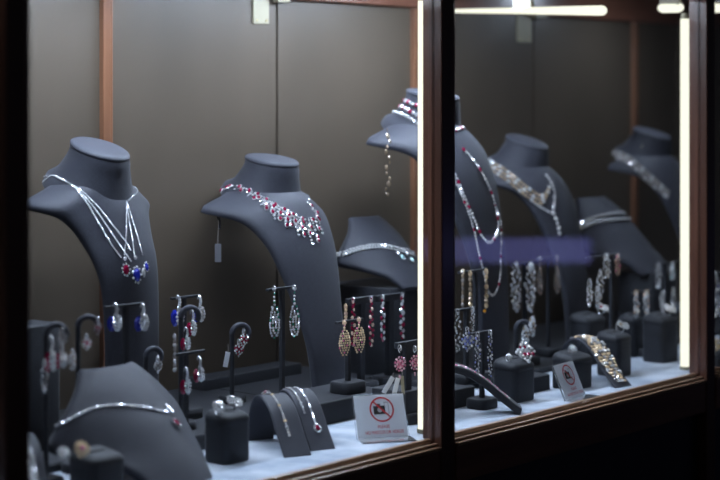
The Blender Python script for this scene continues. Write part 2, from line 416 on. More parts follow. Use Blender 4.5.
def bust(name, label, loc, yaw, scale, rows, neck=True, drop=0.0, thick=.014, wcol=1.0, fk=1.0, tilt=.19, cat='bust', matn='slate_fabric'):
    loc = Vector(loc); rot = Matrix.Rotation(math.radians(yaw), 3, 'Z')
    t = thing(name, label, cat, loc, 'necklace busts in the display window')
    R = catmull(rows, 6); ns = 28
    def loc_pt(f, s, z): return rot @ (Vector((s, -f, z))*scale + Vector((0, 0, 0))) + loc + Vector((0, 0, 0))
    zt = drop/scale
    def P(i, s):
        f, z, w_, cf, cz = R[i]
        if f > 0: f *= fk
        w_ *= 1 + (wcol-1)*min(1, max(0, (.33-z)/.12))
        f2 = f - cf*s*s; z2 = z - cz*s*s
        x = s*w_
        if neck:
            z2 += .034*math.exp(-((f2)**2 + x*x)/(.070**2))*max(0, min(1, (z-.18)/.1))
        if zt: z2 = z2 + zt*min(1, max(0, z/.10))
        return Vector((x, -f2, z2))
    nv = len(R)
    ss = [-1 + 2*j/ns for j in range(ns+1)]
    pts = [[P(i, s) for s in ss] for i in range(nv)]
    nor = []
    for i in range(nv):
        row = []
        for j in range(ns+1):
            dv = pts[min(i+1, nv-1)][j]-pts[max(i-1, 0)][j]; du = pts[i][min(j+1, ns)]-pts[i][max(j-1, 0)]
            nn = dv.cross(du); nn = nn.normalized() if nn.length > 1e-9 else Vector((0, -1, 0))
            row.append(nn)
        nor.append(row)
    if nor[nv-3][ns//2].y > 0: nor = [[-q for q in r] for r in nor]
    mb = MB(); top = []; bot = []
    for i in range(nv):
        a = []; c = []
        for j in range(ns+1):
            s = abs(ss[j]); q = max(0, (s-.86)/.14); e = thick/2*(1-math.sqrt(max(0, 1-q*q)))
            qi = max(0, 1-i/4.0) if not neck else max(0, 1-i/4.0); e = max(e, thick/2*(1-math.sqrt(max(0, 1-qi*qi))))
            a.append(rot @ ((pts[i][j] - nor[i][j]*e)*scale) + loc); c.append(rot @ ((pts[i][j] - nor[i][j]*(thick-e))*scale) + loc)
        top.append(a); bot.append(c)
    m = ns+1
    vs = [p for r in top for p in r] + [p for r in bot for p in r]; off = nv*m; fs = []
    for i in range(nv-1):
        for j in range(ns):
            q = i*m+j
            fs.append((q, q+m, q+m+1, q+1)); fs.append((off+q, off+q+1, off+q+m+1, off+q+m))
        for j in (0, ns):
            q = i*m+j; f = (q, q+m, off+q+m, off+q)
            fs.append(f if j else f[::-1])
    for i in (0, nv-1):
        for j in range(ns):
            q = i*m+j; f = (q, q+1, off+q+1, off+q); fs.append(f if i else f[::-1])
    mb.add(vs, fs, 0, True)
    allv = list(mb.v); allf = list(mb.f)
    o = mb.build('chest', matn, t, loc)
    bm = bmesh.new(); bm.from_mesh(o.data); bmesh.ops.remove_doubles(bm, verts=bm.verts, dist=1e-6); bmesh.ops.recalc_face_normals(bm, faces=bm.faces); bm.to_mesh(o.data); bm.free()
    if neck:
        mb = MB(); rings = []
        prof = [(.310,.074),(.326,.070),(.336,.0635),(.346,.0585),(.358,.0545),(.372,.0500),(.381,.0482),(.3895,.0468)]
        def nring(z, r, tilt):
            out = []
            for j in range(36):
                an = 2*math.pi*j/36; x = math.cos(an)*r; f = math.sin(an)*r*.96 - (r-.0465)*.85 if r > .0484 else math.sin(an)*r*.96
                out.append(rot @ (Vector((x, -f, z + zt - tilt*f))*scale) + loc)
            return out
        for z, r in prof: rings.append(nring(z, r, .44-(.44-tilt)*min(1, max(0, (z-.31)/.078))))
        mb.loft(rings, cap0=False)
        allv2 = len(allv); allv += mb.v; allf += [[q+allv2 for q in f] for f in mb.f]
        nk = mb.build('neck', matn, t, loc)
        mb = MB(); rings = [nring(z, r, tilt) for z, r in [(.3885,.0445),(.3895,.0462),(.3905,.0472),(.3925,.0476),(.395,.0468),(.3968,.044),(.3982,.036),(.3990,.02),(.3993,.002)]]
        mb.loft(rings, cap0=False)
        allv2 = len(allv); allv += mb.v; allf += [[q+allv2 for q in f] for f in mb.f]
        mb.build('neck_cap', matn, nk, loc)
    t['_'] = 0; del t['_']
    return t, BVHTree.FromPolygons([tuple(p) for p in allv], allf)

def place_bust(px_neck, Yneck, alpha_yaw):  # floor point under the neck axis
    p = at(px_neck, Yneck); return Vector((p.x, p.y, SHELF + (plat(p.x, p.y-.13) if px_neck != 272 else 0)))

pB = place_bust(272, .470, 0)
bustB, bvB = bust('necklace_bust', 'grey bust wearing the ruby and diamond fringe necklace', pB, 0, 1.0, CHEST)
pA = place_bust(100, .42, 0)
bustA, bvA = bust('necklace_bust', 'grey bust wearing three fine chains with jewelled pendants', pA, 5, .96, CHEST_A, drop=.034, tilt=.36)
pC = place_bust(433, .40, 0)
bustC, bvC = bust('necklace_bust', 'tall grey bust half hidden behind the middle post', pC, 0, 1.07, CHEST, drop=.075)
pE = place_bust(527, .42, 0)
bustE, bvE = bust('necklace_bust', 'blurred grey bust wearing the wide openwork necklace with a drop', pE, 0, .93, CHEST, drop=.036, tilt=.34)
pF = place_bust(652, .42, 0)
bustF, bvF = bust('necklace_bust', 'blurred grey bust nearest to the right-hand upright tube lamp', pF, 0, .93, CHEST, drop=.045, tilt=.32)
pD = at(370, .47)
bustD, bvD = bust('collar_bust', 'low neckless grey bust behind the red earrings beside the left lamp tube', (pD.x, pD.y, SHELF+.166), 0, .85, LOW, False)
pG = at(598, .42)
bustG, bvG = bust('collar_bust', 'low neckless grey bust wearing two plain silver strands', (pG.x, pG.y, SHELF+.142), 0, 1.07, LOW, False)
pH = at(115, .21)
bustH, bvH = bust('collar_bust', 'low neckless dark grey bust at the front left wearing a slim choker', (pH.x, pH.y, SHELF), 0, 1.0, LOW, False)

# ------------------------------------------------------------------ risers, blocks, stands, ramps
def rrect(w_, d, r, n=4):
    out = []
    for cx, cy, a0 in ((w_/2-r, d/2-r, 0), (-w_/2+r, d/2-r, 90), (-w_/2+r, -d/2+r, 180), (w_/2-r, -d/2+r, 270)):
        for i in range(n+1):
            a = math.radians(a0+90*i/n); out.append((cx+r*math.cos(a), cy+r*math.sin(a)))
    return out

def prism_rings(loc, yaw, outline, levels):
    """levels: (z, inset, tiltx) ; returns rings in world"""
    rot = Matrix.Rotation(math.radians(yaw), 3, 'Z'); rings = []
    mx = max(abs(p[0]) for p in outline); my = max(abs(p[1]) for p in outline)
    for z, ins, tilt in levels:
        rings.append([rot @ Vector((x*(1-ins/mx), y*(1-ins/my), z + tilt*y)) + Vector(loc) for x, y in outline])
    return rings

def riser(label, loc, yaw, w_, d, h, name='riser_block', m='charcoal_fabric', r=.006, group=None):
    t = thing(name, label, 'riser', loc, group)
    mb = MB(); o = rrect(w_, d, r, 3)
    mb.loft(prism_rings(loc, yaw, o, [(0, 0, 0), (h-.002, 0, 0), (h-.0006, .0006, 0), (h, .002, 0)]))
    mb.build('body', m, t, loc)
    return t

def ring_block(label, px, py, w_, d, h, yaw=0, tilt=-.12, slot=True, inward=None):
    """upholstered block whose front foot shows at px,py; slanting padded top"""
    loc = onfloor(px, py) + FWD*(.38*w_ + .325*d)
    t = thing('ring_block', label, 'display block', loc, 'upholstered ring blocks')
    mb = MB(); o = rrect(w_, d, .011, 4)
    mb.loft(prism_rings(loc, yaw, o, [(0, .001, 0), (.002, 0, 0), (h-.016, 0, -tilt*.3)]), cap1=False)
    mb.build('body', 'charcoal_fabric', t, loc)
    mb = MB()
    mb.loft(prism_rings(loc, yaw, o, [(h-.016, 0, -tilt*.3), (h-.0155, -.0006, -tilt*.3), (h-.008, -.0002, -tilt*.6), (h-.003, .003, -tilt*.8), (h, .010, -tilt)]), cap0=False)
    pt_ = mb.build('padded_top', 'charcoal_fabric', t, loc)
    rot = Matrix.Rotation(math.radians(yaw), 3, 'Z')
    top = loc + Vector((0, 0, h))
    if slot:
        mb = MB(); mb.box((-.012, -.0016, -.004), (.012, .0016, .0008)); mb.v = [rot @ v + top for v in mb.v]
        mb.build('ring_slot', 'groove', pt_, loc)
    return loc, top

def t_stand(label, px, Y, py_bar, px0, px1, h0=0.0, pole=.0035, bar_h=.004, base=(.05, .045, .016), flat=False, name='earring_stand', octo=False):
    p = at(px, Y, py_bar); loc = Vector((p.x, Y, SHELF+h0+plat(p.x, Y))); zb = p.z
    t = thing(name, label, 'earring stand', loc, 'earring display stands')
    mb = MB(); o = rrect(base[0], base[1], .011, 2 if octo else 5)
    mb.loft(prism_rings(loc, 0, o, [(0, .001, 0), (.0015, 0, 0), (base[2]-.002, 0, 0), (base[2], .002, 0)]))
    mb.build('base', 'charcoal_fabric', t, loc)
    mb = MB(); k = 1.7 if flat else 1
    mb.box((loc.x-pole*k, Y-pole, loc.z+base[2]), (loc.x+pole*k, Y+pole, zb-bar_h/2)); o = mb.build('pole', 'charcoal_fabric', t, loc); bevel(o, .0008)
    a = at(px0, Y).x; c = at(px1, Y).x
    mb = MB(); mb.box((a, Y-pole*.9, zb-bar_h), (c, Y+pole*.9, zb)); o = mb.build('crossbar', 'charcoal_fabric', t, loc); bevel(o, .0008)
    return t

def hook_stand(label, px, Y, py_top, h0=0.0, R=.016, pole=.004, lean=1):
    """slim pole that bends over at the top like a walking stick"""
    p = at(px, Y, py_top); loc = Vector((p.x, Y, SHELF+h0+plat(p.x, Y))); zt = p.z
    t = thing('hook_stand', label, 'earring stand', loc, 'curved earring stands')
    mb = MB(); o = rrect(.044, .04, .017, 5)
    mb.loft(prism_rings(loc, 0, o, [(0, .001, 0), (.0015, 0, 0), (.010, 0, 0), (.012, .002, 0)])); mb.build('base', 'charcoal_fabric', t, loc)
    mb = MB(); mb.tube([loc+Vector((0, 0, .012)), Vector((loc.x, Y, (loc.z+zt)/2)), Vector((loc.x, Y, zt-R))], pole, 10); mb.build('pole', 'charcoal_fabric', t, loc)
    mb = MB(); pts = []
    for i in range(13):
        a = math.radians(180 - 215*i/12)
        pts.append(Vector((loc.x + lean*R*(1+math.cos(a))*.9, Y - R*(1+math.cos(a))*.5, zt - R + R*math.sin(a))))
    mb.tube(pts, pole*1.2, 10, r1=pole*1.0); mb.build('arm', 'slate_fabric', t, loc)
    return t

def ramp(label, foot, yaw, width, prof, thick=.004, name='bracelet_ramp', m='slate_fabric'):
    """bent upholstered strip; prof lists (back, up) from the front foot"""
    foot = Vector(foot); t = thing(name, label, 'bracelet ramp', foot, 'bracelet ramps')
    rot = Matrix.Rotation(math.radians(yaw), 3, 'Z')
    P = catmull(prof, 6); mb = MB(); rings = []; surf = []
    for i, (y, z) in enumerate(P):
        a = P[max(i-1, 0)]; c = P[min(i+1, len(P)-1)]; ty, tz = c[0]-a[0], c[1]-a[1]; L = math.hypot(ty, tz) or 1
        ny, nz = -tz/L, ty/L
        if nz < -.5: pass
        h = width/2; e = .0015; pts = []
        for x, o in ((-h+e, 0), (h-e, 0), (h, -e), (h, -thick+e), (h-e, -thick), (-h+e, -thick), (-h, -thick+e), (-h, -e)):
            pts.append(rot @ Vector((x, y + ny*o, z + nz*o)) + foot)
        rings.append(pts)
        surf.append((rot @ Vector((0, y, z)) + foot, rot @ Vector((0, ny, nz)), rot @ Vector((1, 0, 0))))
    mb.loft(rings, smooth=False); mb.build('pad', m, t, foot)
    return t, surf

# ------------------------------------------------------------------ jewellery helpers
NF = Vector((-.35, -.94, .12)).normalized()
SIDE = Vector((.94, -.35, 0)).normalized()
DOWN = Vector((0, 0, -1))

class Jewel:
    def __init__(self, name, label, cat, loc, group=None):
        self.t = thing(name, label, cat, loc, group); self.loc = Vector(loc); self.p = {}
    def mb(self, part, m):
        if part not in self.p: self.p[part] = (MB(), m)
        return self.p[part][0]
    def done(self, stuff=('stones', 'accent_stones', 'brown_stones', 'links')):
        for k, (mb, m) in self.p.items():
            o = mb.build(k, m, self.t, self.loc)
            if k in stuff: o['kind'] = 'stuff'
        return self.t

def polyline_px(pts, stepw=.8):
    out = []
    P = catmull([list(p) for p in pts], 12)
    return P

def trace(bv, pts):
    out = []
    for x, y in polyline_px(pts):
        h = bv.ray_cast(CAM, ray(x, y))
        if h[0] is not None:
            n = h[1] if h[1].dot(ray(x, y)) < 0 else -h[1]
            out.append((h[0], n))
    return out

def resample(tr, sp):
    out = []; acc = 0; last = None
    for p, n in tr:
        if last is None: out.append((p, n, None)); last = p; continue
        seg = (p-last)
        if seg.length > .05: last = p; out.append((p, n, None)); continue
        while seg.length >= sp:
            q = last + seg.normalized()*sp
            out.append((q, n, seg.normalized())); last = q; seg = p-last
    return out

def around_neck(bv, bust_t, p0, p1, lift=.006, n=26):
    """closes a necklace behind the neck: rays from outside towards the neck axis"""
    ax = bust_t.location; out = []
    a0 = math.atan2(p0.y-ax.y, p0.x-ax.x); a1 = math.atan2(p1.y-ax.y, p1.x-ax.x)
    # travel through +Y (the back)
    if a0 < -math.pi/2: a0 += 2*math.pi
    if a1 < -math.pi/2: a1 += 2*math.pi
    if a0 > a1: a0, a1, p0, p1 = a1, a0, p1, p0
    for i in range(1, n):
        t = i/n; a = a0+(a1-a0)*t; z = p0.z+(p1.z-p0.z)*t + lift*math.sin(math.pi*t)
        d = Vector((math.cos(a), math.sin(a), 0)); o = Vector((ax.x, ax.y, z)) + d*.2
        h = bv.ray_cast(o, -d)
        if h[0] is not None: out.append((h[0], d))
    return out

def strand(J, bv, pts, r, part='links', m='silver', sp=None, stones=None, every=0, sy=1.0, lift=.6, bt=None):
    tr = trace(bv, pts)
    if bt is not None and len(tr) > 3:
        tr2 = around_neck(bv, bt, tr[0][0], tr[-1][0])
        for p, n, tg in resample(tr2, sp or r*1.9): J.mb(part, m).gem(p+n*r*lift, n, r, jit=.2, n=6)
    k = 0
    for p, n, tg in resample(tr, sp or r*1.9):
        if stones and every and k % every == 0: J.mb(stones[0], stones[1]).gem(p+n*r*lift*1.1, n, r*1.15, sy=sy, jit=.15)
        else: J.mb(part, m).gem(p+n*r*lift, n, r, jit=.3, n=6)
        k += 1

def earring(label, px, py0, py1, wpx, Y, style, cols=('diamond', 'ruby', 'silver'), group=None, dens=1.0):
    A, B, metal = cols
    top = at(px, Y, py0); D = (Y - CAM.y)/(FWD + RGT*((px-360)/FPX)).y
    L = (py1-py0)*D/FPX; W = wpx*D/FPX
    J = Jewel('earring', label, 'earring', top, group)
    mid = lambda t, s=0, o=0: top + DOWN*(L*t) + SIDE*(W*.5*s) + NF*o
    hk = J.mb('hook', metal)
    # ear wire looping over the bar
    hk.ring(top + NF*.002 + DOWN*.003, SIDE, .0048, .0007, n=12, m=5, a0=-2.2, a1=2.4, up=Vector((0, 0, 1)))
    st = lambda p, r, sy=1: J.mb('stones', A).gem(p, NF, r, sy=sy, jit=.4)
    ac = lambda p, r, sy=1: J.mb('accent_stones', B).gem(p, NF, r, sy=sy, jit=.25)
    if style in ('teardrop', 'ovaldrop'):
        st(mid(.05, 0, .004), W*.16); ac(mid(.13, 0, .004), W*.09); st(mid(.20, 0, .003), W*.10); st(mid(.27, 0, .003), W*.09)
        r = W*.115/dens**.5; rows = int(L*.72/(r*1.65)); k = 0
        for i in range(rows+1):
            t = i/rows; wid = W*.5*(min(1, .14 + 1.5*t**.95*max(0, 1-t**2.4)**.85) if style == 'teardrop' else math.sin(math.pi*(.08+.86*t))**.6)
            n = max(1, int(round(wid*2/(r*1.7))))
            for j in range(n):
                s = 0 if n == 1 else -1+2*j/(n-1)
                p = top + DOWN*(L*(.30+.70*t)) + SIDE*(wid*s*.9) + NF*(.003+random.uniform(0, .002))
                k += 1
                if (i*2+j*3) % 7 == 0: ac(p, r*.85)
                else: st(p, r*random.uniform(.75, 1.0))
    elif style == 'line':
        n = max(6, int(L/(W*.40)))
        for i in range(n):
            t = (i+.5)/n; q = .42*(-1)**i * (.25 + .75*min(1, t*2)); r = W*random.uniform(.22, .31)*(.75+.25*min(1, t*2))
            (ac if i % 3 == 1 else st)(mid(t, q, random.uniform(.002, .004)), r, 1.2)
        ac(mid(1.0, 0, .003), W*.2, 1.4)
    elif style == 'oval':
        hk.tube([mid(0, 0, .004), mid(.15, .25, .006), mid(.33, .15, .006), mid(.45, 0, .004)], W*.10, 6)
        for i in range(5): st(mid(.05+.085*i, .18*math.sin(i*.8), .007), W*.15)
        c = mid(.70, 0, .004); hh = L*.30
        J.mb('drop_stone', B).gem(c - NF*.002 - SIDE*W*.26 + DOWN*hh*.1, NF, W*.36, sy=hh/(W*.36), jit=.1)
        for i in range(12):
            a = 2*math.pi*i/12; st(c + SIDE*(W*.28*math.cos(a) + W*.16) + DOWN*(hh*.85*math.sin(a)) + NF*.002, W*.14)
        for i in range(4): st(c + SIDE*W*.16 + DOWN*hh*(-.55+.36*i) + NF*.003, W*.17)
    elif style == 'flower':
        c = mid(.58, 0, .004); R = min(W, L*.8)*.5
        hk.tube([mid(0, .3, .003), mid(.12, -.35, .004), mid(.22, 0, .003)], .0008, 5)
        ac(c, R*.28)
        for i in range(8):
            a = 2*math.pi*i/8
            (ac if i % 2 else st)(c + (SIDE*math.cos(a)+DOWN*math.sin(a))*R*.52, R*.25, 1.1)
        for i in range(12):
            a = 2*math.pi*(i+.5)/12
            (st if i % 3 else ac)(c + (SIDE*math.cos(a)+DOWN*math.sin(a)*1.15)*R*.9, R*.2)
        st(mid(1.0, 0, .003), R*.22, 1.5)
    elif style == 'cluster':
        n = int(26*dens)
        for i in range(n):
            t = .06+.92*i/(n-1); s = math.sin(i*2.4)*(.35+.6*math.sin(math.pi*t))
            r = W*random.uniform(.10, .175)
            (ac if i % 6 == 2 else st)(mid(t, s*.8, random.uniform(0, .004)), r, random.uniform(1, 1.4))
    elif style == 'bar':
        n = max(5, int(L/(W*.75)))
        for i in range(n):
            (ac if i % 2 else st)(mid((i+.5)/n, 0, .003), W*.40, 1.1)
    return J.done()

def ring_jewel(label, c, R, stone='diamond', metal='silver', accent=None, big=.006, style='cluster', face=None, name='ring', seat=None):
    """finger ring standing on its block, jewelled head to the front"""
    c = Vector(c)
    if seat is not None: c.z = seat.z + .0008
    face = (Vector(face) if face is not None else Vector((-.25, -.8, .55))).normalized()
    J = Jewel(name, label, 'ring', c, 'rings on upholstered blocks')
    ax = face.orthogonal().normalized() if abs(face.z) > .99 else Vector((0, 0, 1)).cross(face).normalized()
    J.mb('band', metal).ring(c + Vector((0, 0, R*.55)), ax, R, R*.13, n=24, m=8)
    h = c + Vector((0, 0, R*.55)) + face*R*1.05; up = ax.cross(face)
    if style == 'cluster':
        J.mb('centre_stone', accent or stone).gem(h + face*big*.3, face, big*.6, jit=.05)
        for i in range(8):
            a = 2*math.pi*i/8; J.mb('stones', stone).gem(h + (ax*math.cos(a)+up*math.sin(a))*big, face, big*.42, jit=.35)
        for i in range(12):
            a = 2*math.pi*(i+.5)/12; J.mb('stones', stone).gem(h + (ax*math.cos(a)+up*math.sin(a))*big*1.65 - face*big*.2, face, big*.32, jit=.4)
    elif style == 'square':
        k = 0
        for i in range(-2, 3):
            for j in range(-2, 3):
                k += 1
                q = h + (ax*(i+j)*.5 + up*(i-j)*.5)*big*.85
                (J.mb('accent_stones', accent) if accent and k in (3, 9, 12, 18, 24) else J.mb('stones', stone)).gem(q + face*random.uniform(0, .0015), face, big*(.40 if random.random() < .7 else .28), jit=.4)
    elif style == 'twin':
        for s, m_ in ((-1, accent or stone), (1, stone)):
            J.mb('stone', m_) if False else None
            q = h + (ax*s*.6 + up*s*.25)*big*1.3
            J.mb('centre_stone' if s < 0 else 'side_stone', m_).gem(q, face, big*.5, jit=.1)
            for i in range(8):
                a = 2*math.pi*i/8; J.mb('stones', stone).gem(q + (ax*math.cos(a)+up*math.sin(a))*big*.85, face, big*.38, jit=.4)
    return J.done()

# ------------------------------------------------------------------ necklaces
# ruby and diamond fringe necklace
J = Jewel('necklace', 'ruby and diamond fringe necklace on the middle bust of the left case', 'necklace', pB + Vector((0, -.05, .30)))
main = [(222,191,1),(230,187,3),(238,186.5,5),(248,190,8),(258,195,12),(268,201,17),(278,206.5,17),(288,212,19),(297,217,23),(305,220,27),(312,220,25),(317,216,19),(313,209,9),(306,201,2)]
P = catmull([list(p) for p in main], 12)
arc = [0]
for i in range(1, len(P)): arc.append(arc[-1] + math.hypot(P[i][0]-P[i-1][0], P[i][1]-P[i-1][1]))
tot = arc[-1]; sp = 3.3; k = 0; s = 0; ii = 0
tr = trace(bvB, [(x, y) for x, y, d in main])
if len(tr) > 4:
    for p, n_, tg in resample(around_neck(bvB, bustB, tr[0][0], tr[-1][0]), .0045): J.mb('links', 'silver').gem(p + n_*.002, n_, .002, n=6)
while s < tot:
    while ii < len(arc)-2 and arc[ii+1] < s: ii += 1
    x, y, dep = P[ii]
    dep *= (1.0, .62, .85, .5)[k % 4]
    nst = 1 + int(dep/3.4)
    for j in range(nst):
        h = bvB.ray_cast(CAM, ray(x + j*1.0 + random.uniform(-.3, .3), y + j*3.4))
        if h[0] is None: continue
        nn = h[1] if h[1].dot(ray(x, y)) < 0 else -h[1]
        ruby = (j == 0 and k % 3 == 0) or (j and (k + 3*j) % 5 == 0) or (j == nst-1 and k % 4 == 2)
        if ruby:
            J.mb('stones', 'diamond').gem(h[0]+nn*.0014, nn, .0042, sy=1.2, jit=.1)
            J.mb('rubies', 'ruby').gem(h[0]+nn*.0032, nn, .0029, sy=1.3, jit=.1)
        else:
            J.mb('stones', 'diamond').gem(h[0]+nn*.0014, nn, random.uniform(.0019, .0030), jit=.5)
    s += sp; k += 1
J.done(('stones', 'rubies', 'links'))

# price tag hanging under the ruby bust
def tag(label, p, w_, h, string, yaw=0, tilt=0, m='tag_white', name='price_tag'):
    p = Vector(p); J = Jewel(name, label, 'tag', p)
    J.mb('string', 'smoke').tube([p + Vector((0, 0, string)), p + Vector((.001, 0, string*.5)), p], .0006, 5)
    mb = J.mb('card', m); q = MB(); q.box((-w_/2, -.0006, -h), (w_/2, .0006, 0))
    rot = Matrix.Rotation(math.radians(yaw), 3, 'Z') @ Matrix.Rotation(math.radians(tilt), 3, 'Y')
    mb.add([rot @ v + p for v in q.v], q.f)
    return J
tipB = bvB.ray_cast(CAM, ray(217, 209))[0] or at(217, .44, 209)
q = at(218, tipB.y, 244); z1 = at(218, tipB.y, 262).z
J = tag('small grey price tag dangling under the shoulder of the ruby bust', q, .0105, q.z-z1, at(218, tipB.y, 211).z-q.z, yaw=-35, m='tag_grey')
mb = J.mb('clip', 'onyx'); c0 = at(217.5, tipB.y, 213); c1 = at(219.5, tipB.y, 229)
mb.tube([c0, (c0+c1)/2+Vector((.002, 0, 0)), c1], .0028, 6)
J.done()

# three chains with pendants
J = Jewel('necklace', 'three fine silver chains with ruby, sapphire and diamond pendants on the leftmost bust', 'necklace', pA + Vector((0, -.08, .26)))
for pts in ([(29,189),(42,183),(54,176),(72,186),(86,202),(98,222),(110,243),(121,258)], [(54,176),(74,187),(90,203),(104,222),(118,243),(131,262)], [(54,176),(77,188),(95,204),(110,222),(124,240),(130,250)],
            [(126,202),(126,215),(126,232),(124,256)], [(126,203),(129,222),(132,240),(134,256)], [(127,204),(132,220),(138,240),(142,255)]):
    strand(J, bvA, pts, .0015, 'links', 'diamond', sp=.0027, lift=.8)
def pend(J, bv, px, py, r, m, sy=1.3, part='pendant', halo='diamond', lift=.003):
    h = bv.ray_cast(CAM, ray(px, py))
    if h[0] is None: return
    n = h[1] if h[1].dot(ray(px, py)) < 0 else -h[1]
    J.mb(part, m).gem(h[0]+n*lift, n, r, sy=sy, jit=.1)
    if halo:
        a = Vector((0, 0, 1)).cross(n).normalized(); b_ = n.cross(a)
        for i in range(9):
            t = 2*math.pi*i/9; J.mb('stones', halo).gem(h[0]+n*lift+(a*math.cos(t)+b_*math.sin(t)*sy)*r*1.1, n, r*.3, jit=.4)
pend(J, bvA, 125, 270, .006, 'ruby', 1.3, 'ruby_pendant'); pend(J, bvA, 135.5, 275, .0072, 'sapphire', 1.5, 'sapphire_pendant'); pend(J, bvA, 145, 267, .0045, 'sapphire', 1.4, 'small_pendant')
pend(J, bvA, 134, 258, .0035, 'silver', 1, 'bail', None); pend(J, bvA, 139, 273, .004, 'diamond', 1.9, 'diamond_pendant', None, .009); pend(J, bvA, 124, 259, .003, 'silver', 1, 'bail', None)
tr = trace(bvA, [(54,176),(50,178)]); tr2 = trace(bvA, [(126,202),(126,206)])
if tr and tr2:
    for p, n_, tg in resample(around_neck(bvA, bustA, tr[0][0], tr2[0][0]), .004): J.mb('links', 'diamond').gem(p+n_*.0015, n_, .0016, n=6)
J.done()

# rows and long strands on the tall bust
J = Jewel('necklace', 'rows of diamonds and rubies with two long strands on the tall bust', 'necklace', pC + Vector((0, -.05, .42)))
for pts, e in (([(398,99),(408,102),(418,106),(428,111)], 3), ([(394,104),(404,108),(415,114),(428,121)], 3), ([(388,112),(398,113),(408,117),(418,124),(428,132)], 0),
               ([(455,131),(458,130),(463,128)], 3)):
    strand(J, bvC, pts, .0038, 'stones', 'diamond', stones=('rubies', 'ruby') if e else None, every=e)
strand(J, bvC, [(463,150),(470,157),(478,168),(486,182),(492,198),(496,215),(497,232),(489,243),(481,236),(474,220),(466,202),(458,182),(454,174)], .0036, 'stones', 'diamond', stones=('rubies', 'pink'), every=7)
strand(J, bvC, [(494,205),(500,222),(500,255),(499,280),(493,295),(487,290),(483,272),(479,255),(474,232),(468,212),(459,190),(453,178)], .0030, 'stones', 'smoke', stones=('rubies', 'pink'), every=9)
pt = at(388, pC.y+.02, 138)
for i in range(12):
    pz = at(388 + 2*math.sin(i*1.7), pC.y-.02, 136+5.3*i)
    J.mb('tail_chain', 'champagne' if True else '').gem(pz, NF, .0028 if i % 3 else .0042, sy=1.3, jit=.4)
mb = J.mb('tail_chain', 'champagne'); mb.tube([at(387, pC.y-.02, 128), at(388, pC.y-.02, 138)], .0008, 5)
J.done(('stones', 'rubies', 'tail_chain'))

# openwork necklace
J = Jewel('necklace', 'wide champagne openwork necklace with a silver drop on the blurred bust', 'necklace', pE + Vector((0, -.05, .3)))
base = [(491,163),(500,167),(510,174),(520,182),(530,190),(540,196),(546,193),(549,186)]
for o in (0, 1, 2):
    strand(J, bvE, [(x-o*1.0, y+o*4) for x, y in base], .0038, 'stones', 'champagne', stones=('accent_stones', 'onyx') if o == 1 else ('accent_stones', 'diamond'), every=3 if o == 1 else 4)
strand(J, bvE, [(546,176),(551,184),(554,195),(553,208),(552,214)], .0042, 'silver_stones', 'diamond')
strand(J, bvE, [(534,203),(543,209),(552,214)], .0032, 'silver_stones', 'smoke')
strand(J, bvE, [(553,214),(556,222),(558,230),(559,238)], .0052, 'silver_stones', 'diamond')
strand(J, bvE, [(490,162),(494,164)], .006, 'silver_stones', 'diamond')
J.done(('stones', 'accent_stones', 'silver_stones'))

# band on the far bust
J = Jewel('necklace', 'flat jewelled band necklace on the bust by the right-hand upright tube', 'necklace', pF + Vector((0, -.05, .3)))
for o in (0, 1, 2):
    strand(J, bvF, [(x-o*.7, y+o*3) for x, y in [(615,151),(625,155),(634,161),(645,171),(657,182),(669,192)]], .0036, 'stones', 'smoke', stones=('accent_stones', 'diamond' if o == 0 else 'rosegold'), every=4)
J.done()

# chokers on the low busts
J = Jewel('choker', 'diamond link choker with aqua drops on the bust behind the red earrings', 'necklace', pD + Vector((0, -.03, -.3)))
ch = [(337,254),(345,252),(354,249),(366,246),(378,245),(390,246.5),(400,249),(409,251),(416,255)]
for o in (0, 2.6): strand(J, bvD, [(x, y+o) for x, y in ch], .0032, 'stones', 'diamond')
for px, py in ((402,258),(411,260.5)): pend(J, bvD, px, py, .0042, 'aqua', 1.2, 'aqua_drop' if px == 402 else 'outer_aqua_drop')
for px, py in ((398,254),(406,255),(413,256)): pend(J, bvD, px, py, .0032, 'diamond', 1.2, 'stones', None)
J.done()
J = Jewel('choker', 'pair of plain silver strands on the low blurred bust at the right', 'necklace', pG + Vector((0, -.03, -.25)))
for pts in ([(575,229),(585,222),(600,217),(618,214),(638,213)], [(578,230),(592,224),(610,221),(628,220),(646,221)]):
    strand(J, bvG, pts, .0046, 'links', 'diamond', sp=.005, lift=.9)
J.done()
J = Jewel('choker', 'slim diamond choker with a garnet drop on the front left bust', 'necklace', pH + Vector((0, -.04, -.38)))
for o in (0,): strand(J, bvH, [(x, y+o) for x, y in [(54,427),(64,423),(78,415),(92,409),(106,406),(122,405.5),(140,407),(155,410),(168,413)]], .0026, 'stones', 'silver', sp=.0048)
strand(J, bvH, [(166,406),(170,410),(172,416)], .0028, 'stones', 'diamond')
pend(J, bvH, 175, 424, .0055, 'ruby', 1.2, 'garnet_drop')
J.done()

